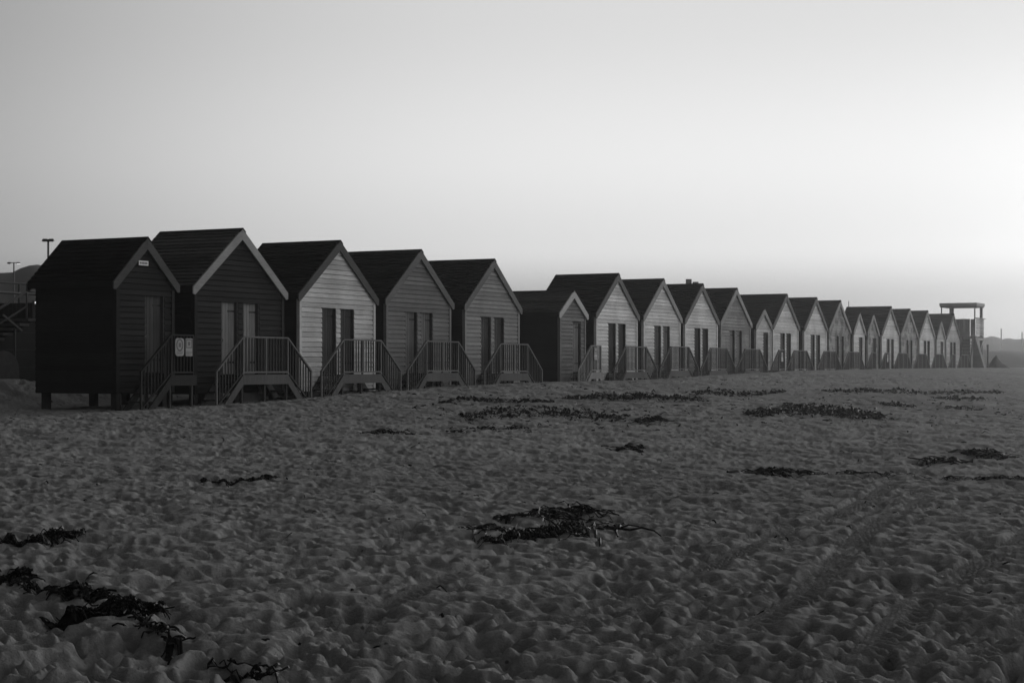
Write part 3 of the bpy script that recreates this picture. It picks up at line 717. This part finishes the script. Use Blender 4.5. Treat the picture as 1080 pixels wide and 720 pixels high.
# ------------------------------------------------------------------ seaweed
m_kelp = plain('wet_kelp', .009, .55, var=.5, scale=9, bump=.4, spec=.12)
def blade(b, p, a, ln, wd, lift, rg, n=7, stem=False, pile=0):
    pts = []; x, y = p; roll = rg.uniform(-.6, .6)
    ph = rg.uniform(0, 6); f = rg.uniform(1, 2.5)
    o = len(b.v)
    P = []
    for i in range(n + 1):
        t = i / n
        P.append((x, y)); a += rg.normal(0, .07 if stem else .28); x += ln / n * math.cos(a); y += ln / n * math.sin(a)
    P = np.array(P); z = base_z(P[:, 0], P[:, 1]) + relief(P[:, 0], P[:, 1])
    for i in range(n + 1):
        t = i / n; zz = z[i] + .012 + pile * (1 - .5 * t) + lift * (math.sin(math.pi * min(1, t * 1.1)) ** 1.0 * (.6 + .4 * math.sin(ph + f * 6 * t)))
        pts.append((P[i, 0], P[i, 1], zz))
    if stem:
        b.tube(pts, [wd * (.6 + .4 * math.sin(math.pi * (i + .5) / (n + 1))) for i in range(n + 1)], 6); return
    for i in range(n + 1):
        j = min(i + 1, n); k = max(i - 1, 0); dx, dy = P[j] - P[k]; q = math.hypot(dx, dy) + 1e-6
        t = i / n; hw = wd * (.35 + .65 * math.sin(math.pi * (t * .85 + .1))) * .5
        roll += rg.normal(0, .35); c, s_ = math.cos(roll), math.sin(roll)
        px, py, pz = pts[i]
        b.v.append((px - dy / q * hw * c, py + dx / q * hw * c, pz + hw * s_ + .004)); b.v.append((px, py, pz + .012)); b.v.append((px + dy / q * hw * c, py - dx / q * hw * c, pz - hw * s_ * .5 + .004))
        if i: k0 = o + (i - 1) * 3; b.f += [(k0, k0 + 1, k0 + 4, k0 + 3), (k0 + 1, k0 + 2, k0 + 5, k0 + 4)]

def weed(label, pts, spread, n, ln, wd, lift, seed, stems=0, taper=.5):
    """Heap of kelp along the pixel polyline pts (x, y); spread in pixels across it; blades of length ln, width wd, height lift."""
    rg = np.random.default_rng(seed); b = MB(); pts = np.array(pts, float)
    seg = np.linalg.norm(np.diff(pts, axis=0), axis=1); cum = np.concatenate([[0], np.cumsum(seg)])
    if ln[1] <= .4: n = int(n * 4); lift *= .6; spread *= .8; ln = (min(ln[0] * .8, .08), min(ln[1], .16)); wd = (min(wd[0], .02), min(wd[1], .03))
    if ln[1] > .5 and n > 40: ln = (ln[0] * .25, ln[1] * .36); spread *= 1.35; n = int(n * 1.3); wd = (wd[0] * .6, wd[1] * .6); lift *= .8
    for k in range(n + stems):
        u = rg.random() * cum[-1]; q = np.array([np.interp(u, cum, pts[:, 0]), np.interp(u, cum, pts[:, 1])])
        env = (1 - taper) + taper * math.sin(math.pi * u / cum[-1])
        q += np.array((rg.normal(0, spread * 1.2), np.clip(rg.normal(0, spread * .5), -spread, spread))) * env
        p = ground_at(*q)
        d = ground_at(*pts[-1]) - ground_at(*pts[0]); a0 = math.atan2(d[1], d[0])
        lob = .55 + .45 * math.sin(u * .35 + seed) * math.sin(u * .13 + 2 * seed)
        blade(b, p, a0 + rg.normal(0, .7) + (math.pi if rg.random() < .5 else 0), rg.uniform(*ln) * (1.6 if k >= n else 1), rg.uniform(*wd) * (.35 if k >= n else (2.2 if rg.random() < .22 else 1)), rg.uniform(0, lift) * .5 * env, rg, stem=k >= n, pile=0 if k >= n else rg.random() * lift * env * lob)
    c = np.mean(np.array(b.v), axis=0); b.v = [(x - c[0], y - c[1], z - c[2]) for x, y, z in b.v]
    o = b.build('kelp_clump', m_kelp, None); o.location = c; tag(o, label, 'seaweed', 'clumps of washed up kelp')
    if seed in (14, 15, 20, 21, 22): o.name = 'seaweed_wrack'; o['kind'] = 'stuff'
    return o

nl, nw = (.04, .13), (.010, .026)
weed('large black kelp clump with trailing stems in the middle of the foreground sand', [(516, 575), (535, 570), (565, 566), (590, 563), (605, 557), (612, 566)], 3.2, 230, nl, nw, .16, 1, 8)
weed('humped kelp strip lying just behind the large middle clump', [(566, 547), (585, 543), (600, 541), (618, 545)], 1.5, 80, (.2, .45), nw, .12, 2, 2)
weed('long kelp stem reaching right from the large middle clump', [(604, 560), (630, 557), (660, 551)], .8, 14, (.4, .9), (.03, .05), .05, 3, 6, .2)
weed('tiny kelp scrap left of the humped strip behind the middle clump', [(529, 547), (549, 547)], .8, 14, (.2, .4), (.03, .06), .05, 4)
weed('short thick kelp strand at the left tip of the large middle clump', [(507, 563), (520, 560), (545, 562)], 1.0, 26, (.25, .5), nw, .07, 41)
weed('dark kelp patch at the left edge of the sand', [(-15, 569), (10, 570), (35, 572), (62, 567), (88, 564)], 2.2, 120, nl, nw, .12, 5, 3)
weed('ragged kelp heap in the lower left corner of the sand', [(-4, 606), (14, 604), (26, 614), (44, 618)], 2.6, 26, (.15, .35), (.03, .07), .09, 6, 2)
weed('thin kelp trail leading from the left heap to the big left clump', [(40, 618), (62, 626), (80, 630)], .9, 9, (.15, .3), (.02, .05), .04, 7, 1)
weed('small upright kelp tuft on top of the big left clump', [(80, 630), (92, 627), (103, 631)], 2.5, 60, (.12, .28), (.03, .07), .12, 8)
weed('biggest thick kelp clump in the left foreground', [(64, 651), (85, 648), (110, 647), (135, 645), (152, 639), (161, 645)], 3.4, 260, (.15, .4), nw, .15, 9, 4)
weed('broken kelp strand running down right from the big left clump', [(150, 656), (165, 663), (180, 674), (195, 681)], 1.8, 16, (.1, .28), (.02, .06), .05, 10, 2)
weed('half buried kelp strand at the bottom left of the frame', [(222, 690), (232, 693), (250, 701), (275, 709), (300, 713)], 1.2, 7, (.06, .16), (.01, .03), .012, 11, 3)
weed('lone thin kelp stem on open sand below the third hut', [(214, 505), (236, 508), (262, 507), (290, 504)], .4, 26, (.15, .4), (.02, .04), .03, 12, 4, .2)
weed('long wrack strand nearest the steps of the low pale-roofed hut', [(462, 426), (490, 422), (530, 424), (580, 424)], 1.6, 130, (.3, .6), (.05, .12), .12, 13)
weed('thick long wrack band in front of the large pale huts', [(595, 421), (640, 419), (690, 420), (742, 422)], 2.4, 330, (.3, .7), (.05, .13), .16, 14)
weed('broad scattered wrack patch in the middle of the upper beach', [(488, 442), (520, 437), (570, 436), (620, 439), (660, 442)], 4.5, 380, (.25, .55), (.04, .11), .14, 15)
weed('short wrack tuft right of the broad scattered patch', [(672, 447), (694, 445)], 1.5, 30, (.25, .5), (.04, .1), .12, 16)
weed('thin wrack strand at left of the two strands below the broad patch', [(380, 457), (410, 456), (440, 459)], 1.0, 46, (.25, .6), (.04, .08), .07, 17, 5)
weed('thin wrack strand at right of the two strands below the broad patch', [(478, 456), (510, 452), (555, 451)], 1.0, 50, (.25, .6), (.04, .08), .07, 18, 5)
weed('small flat kelp scrap alone below the large pale huts', [(650, 474), (663, 473), (678, 472)], .9, 22, (.25, .5), (.05, .1), .06, 19)
weed('pair of wrack tufts above the thick long band', [(726, 416), (755, 414), (790, 417), (828, 413)], 2.2, 200, (.3, .6), (.05, .12), .15, 20)
weed('long far wrack line below the two adjoining small huts', [(872, 413), (920, 413), (980, 415), (1058, 414)], 1.6, 330, (.3, .7), (.05, .12), .16, 21)
weed('dense black wrack bed on the right side of the upper beach', [(792, 437), (830, 433), (870, 435), (905, 438), (930, 441)], 4.4, 520, (.3, .7), (.05, .13), .16, 22)
weed('slim wrack streak right of the dense black bed', [(926, 426), (945, 428), (963, 430)], 1.2, 70, (.3, .6), (.05, .11), .13, 23)
weed('farther slim wrack streak near the right side', [(985, 420), (1010, 421), (1040, 422)], 1.4, 90, (.3, .6), (.05, .11), .13, 24)
weed('wrack streak below the farther slim streak at right', [(998, 431), (1018, 431), (1036, 432)], 1.0, 50, (.3, .6), (.05, .11), .1, 25)
weed('kelp tuft near the right edge above the long thin line', [(1018, 480), (1030, 480), (1054, 482)], 1.8, 70, (.25, .5), (.04, .1), .12, 26)
weed('thin kelp strand left of the right edge tuft', [(975, 488), (990, 487), (1006, 485)], .9, 30, (.25, .5), (.04, .08), .06, 27, 2)
weed('short kelp streak left of the long thin line', [(806, 498), (826, 499), (842, 499)], .8, 26, (.3, .6), (.04, .08), .06, 28, 2)
weed('long thin kelp line across the right of the sand', [(866, 500), (920, 501), (970, 502), (1022, 505)], .4, 40, (.15, .5), (.010, .022), .015, 29, 8, .2)
weed('thick kelp strand at the right edge ending the long thin line', [(1034, 505), (1058, 507), (1090, 507)], 1.0, 46, (.2, .51), (.03, .06), .05, 30, 4)
# scattered crumbs of weed, shell and stone
rg = np.random.default_rng(77); b = MB()
for k in range(340):
    q = (rg.uniform(-20, 1100), 400 + 320 * rg.random() ** 5); p = ground_at(*q)
    blade(b, p, rg.uniform(0, 6.3), rg.uniform(.03, .09) * (2.6 if q[1] < 470 else 1), rg.uniform(.012, .035), .01, rg, n=3)
for k in range(420):
    q = (rg.uniform(430, 1090), rg.normal(428, 13)); p = ground_at(q[0], max(405, q[1]))
    blade(b, p, rg.uniform(0, 6.3), rg.uniform(.06, .2), rg.uniform(.02, .07), .02, rg, n=4)
o = b.build('seaweed_crumbs', m_kelp); o['kind'] = 'stuff'; o['label'] = 'small dark scraps of seaweed scattered over the sand'; o['category'] = 'seaweed'

# ------------------------------------------------------------------ haze
b = MB(); b.box(-1150, 1150, -1150, 1150, -4, 14.5)
hz = b.build('haze', None); hz['kind'] = 'stuff'
m = bpy.data.materials.new('haze_air'); m.use_nodes = True; nt = m.node_tree; nt.nodes.clear()
ou = nt.nodes.new('ShaderNodeOutputMaterial'); pv = nt.nodes.new('ShaderNodeVolumePrincipled')
pv.inputs['Color'].default_value = (.52, .52, .52, 1); pv.inputs['Density'].default_value = .0009; pv.inputs['Anisotropy'].default_value = .84
nt.links.new(pv.outputs[0], ou.inputs['Volume']); hz.data.materials.append(m)

# ------------------------------------------------------------------ sky, sun, camera
SUN_HEAD = R(31) - HEAD                  # from +Y towards +X
SUN_EL = R(7.5)
w = bpy.data.worlds.new('World'); sc.world = w; w.use_nodes = True; nt = w.node_tree; nt.nodes.clear(); Lk = nt.links.new
ou = nt.nodes.new('ShaderNodeOutputWorld'); bg = nt.nodes.new('ShaderNodeBackground'); Lk(bg.outputs[0], ou.inputs[0])
sky = nt.nodes.new('ShaderNodeTexSky'); sky.sky_type = 'NISHITA'; sky.sun_disc = False; sky.sun_elevation = R(2); sky.sun_rotation = SUN_HEAD
bw = nt.nodes.new('ShaderNodeRGBToBW'); Lk(sky.outputs[0], bw.inputs[0])
tc = nt.nodes.new('ShaderNodeTexCoord'); sp = nt.nodes.new('ShaderNodeSeparateXYZ'); Lk(tc.outputs['Generated'], sp.inputs[0])
el = MATH(nt, 'DIVIDE', MATH(nt, 'ARCSINE', sp.outputs[2]), R(90))
cr = nt.nodes.new('ShaderNodeValToRGB'); Lk(MATH(nt, 'MULTIPLY', el, 2.0, clamp=True), cr.inputs[0]); cr.color_ramp.interpolation = 'EASE'
PROF = [(0, .05), (2, .34), (4, .82), (7, .95), (12, .80), (20, .66), (32, .38), (45, 0)]
e = cr.color_ramp.elements
while len(e) < len(PROF): e.new(.5)
for k, (dg, v) in enumerate(PROF): e[k].position = dg / 45; e[k].color = (v, v, v, 1)
hl = MATH(nt, 'SQRT', MATH(nt, 'ADD', MATH(nt, 'MULTIPLY', sp.outputs[0], sp.outputs[0]), MATH(nt, 'ADD', MATH(nt, 'MULTIPLY', sp.outputs[1], sp.outputs[1]), 1e-6)))
GL = R(60) - HEAD
dt = MATH(nt, 'DIVIDE', MATH(nt, 'ADD', MATH(nt, 'MULTIPLY', sp.outputs[0], math.sin(GL)), MATH(nt, 'MULTIPLY', sp.outputs[1], math.cos(GL))), hl)
dl = MATH(nt, 'DIVIDE', MATH(nt, 'ARCCOSINE', MATH(nt, 'MINIMUM', MATH(nt, 'MAXIMUM', dt, -1), 1)), R(75))
az = MATH(nt, 'POWER', 2.71828, MATH(nt, 'MULTIPLY', MATH(nt, 'POWER', dl, 6.0), -1))
az = MATH(nt, 'MULTIPLY', az, MATH(nt, 'SUBTRACT', 1.0, MATH(nt, 'MULTIPLY', MATH(nt, 'POWER', az, 4.0), .37)))
G2 = R(82) - HEAD                         # second glow lobe, added out of view at right to brighten the hut fronts
dt2 = MATH(nt, 'DIVIDE', MATH(nt, 'ADD', MATH(nt, 'MULTIPLY', sp.outputs[0], math.sin(G2)), MATH(nt, 'MULTIPLY', sp.outputs[1], math.cos(G2))), hl)
dl2 = MATH(nt, 'DIVIDE', MATH(nt, 'ARCCOSINE', MATH(nt, 'MINIMUM', MATH(nt, 'MAXIMUM', dt2, -1), 1)), R(31))
az = MATH(nt, 'ADD', az, MATH(nt, 'MULTIPLY', MATH(nt, 'POWER', 2.71828, MATH(nt, 'MULTIPLY', MATH(nt, 'POWER', dl2, 2.0), -1)), .95))
tot = MATH(nt, 'MULTIPLY', cr.outputs[0], az)
tot = MATH(nt, 'ADD', tot, .055)
tot = MATH(nt, 'ADD', tot, MATH(nt, 'MULTIPLY', bw.outputs[0], .05))
cc = nt.nodes.new('ShaderNodeCombineColor')
for i in range(3): Lk(tot, cc.inputs[i])
Lk(cc.outputs[0], bg.inputs[0]); bg.inputs[1].default_value = 1.0

sd = bpy.data.lights.new('sun', 'SUN'); sd.energy = 1.05; sd.angle = R(14); so = bpy.data.objects.new('sun', sd); C.objects.link(so)
from mathutils import Vector
dv = Vector((math.sin(SUN_HEAD) * math.cos(SUN_EL), math.cos(SUN_HEAD) * math.cos(SUN_EL), math.sin(SUN_EL)))
so.rotation_euler = dv.to_track_quat('Z', 'Y').to_euler(); so.location = (30, 60, 30)

cd = bpy.data.cameras.new('camera'); cam = bpy.data.objects.new('camera', cd); C.objects.link(cam)
cam.location = EYE; cam.rotation_euler = (R(90), 0, HEAD); cd.sensor_width = 36; cd.lens = 60; cd.shift_y = .025; cd.clip_end = 5000; cd.clip_start = .1
sc.camera = cam
vs = sc.view_settings; vs.view_transform = 'Standard'; vs.look = 'None'; vs.exposure = 0; vs.gamma = 1; vs.use_curve_mapping = False
cy = sc.cycles; sc.render.engine = 'CYCLES'
cy.max_bounces = 5; cy.diffuse_bounces = 2; cy.volume_bounces = 1; cy.transparent_max_bounces = 6
try: cy.use_denoising = True; cy.denoiser = 'OPENIMAGEDENOISE'
except Exception: pass
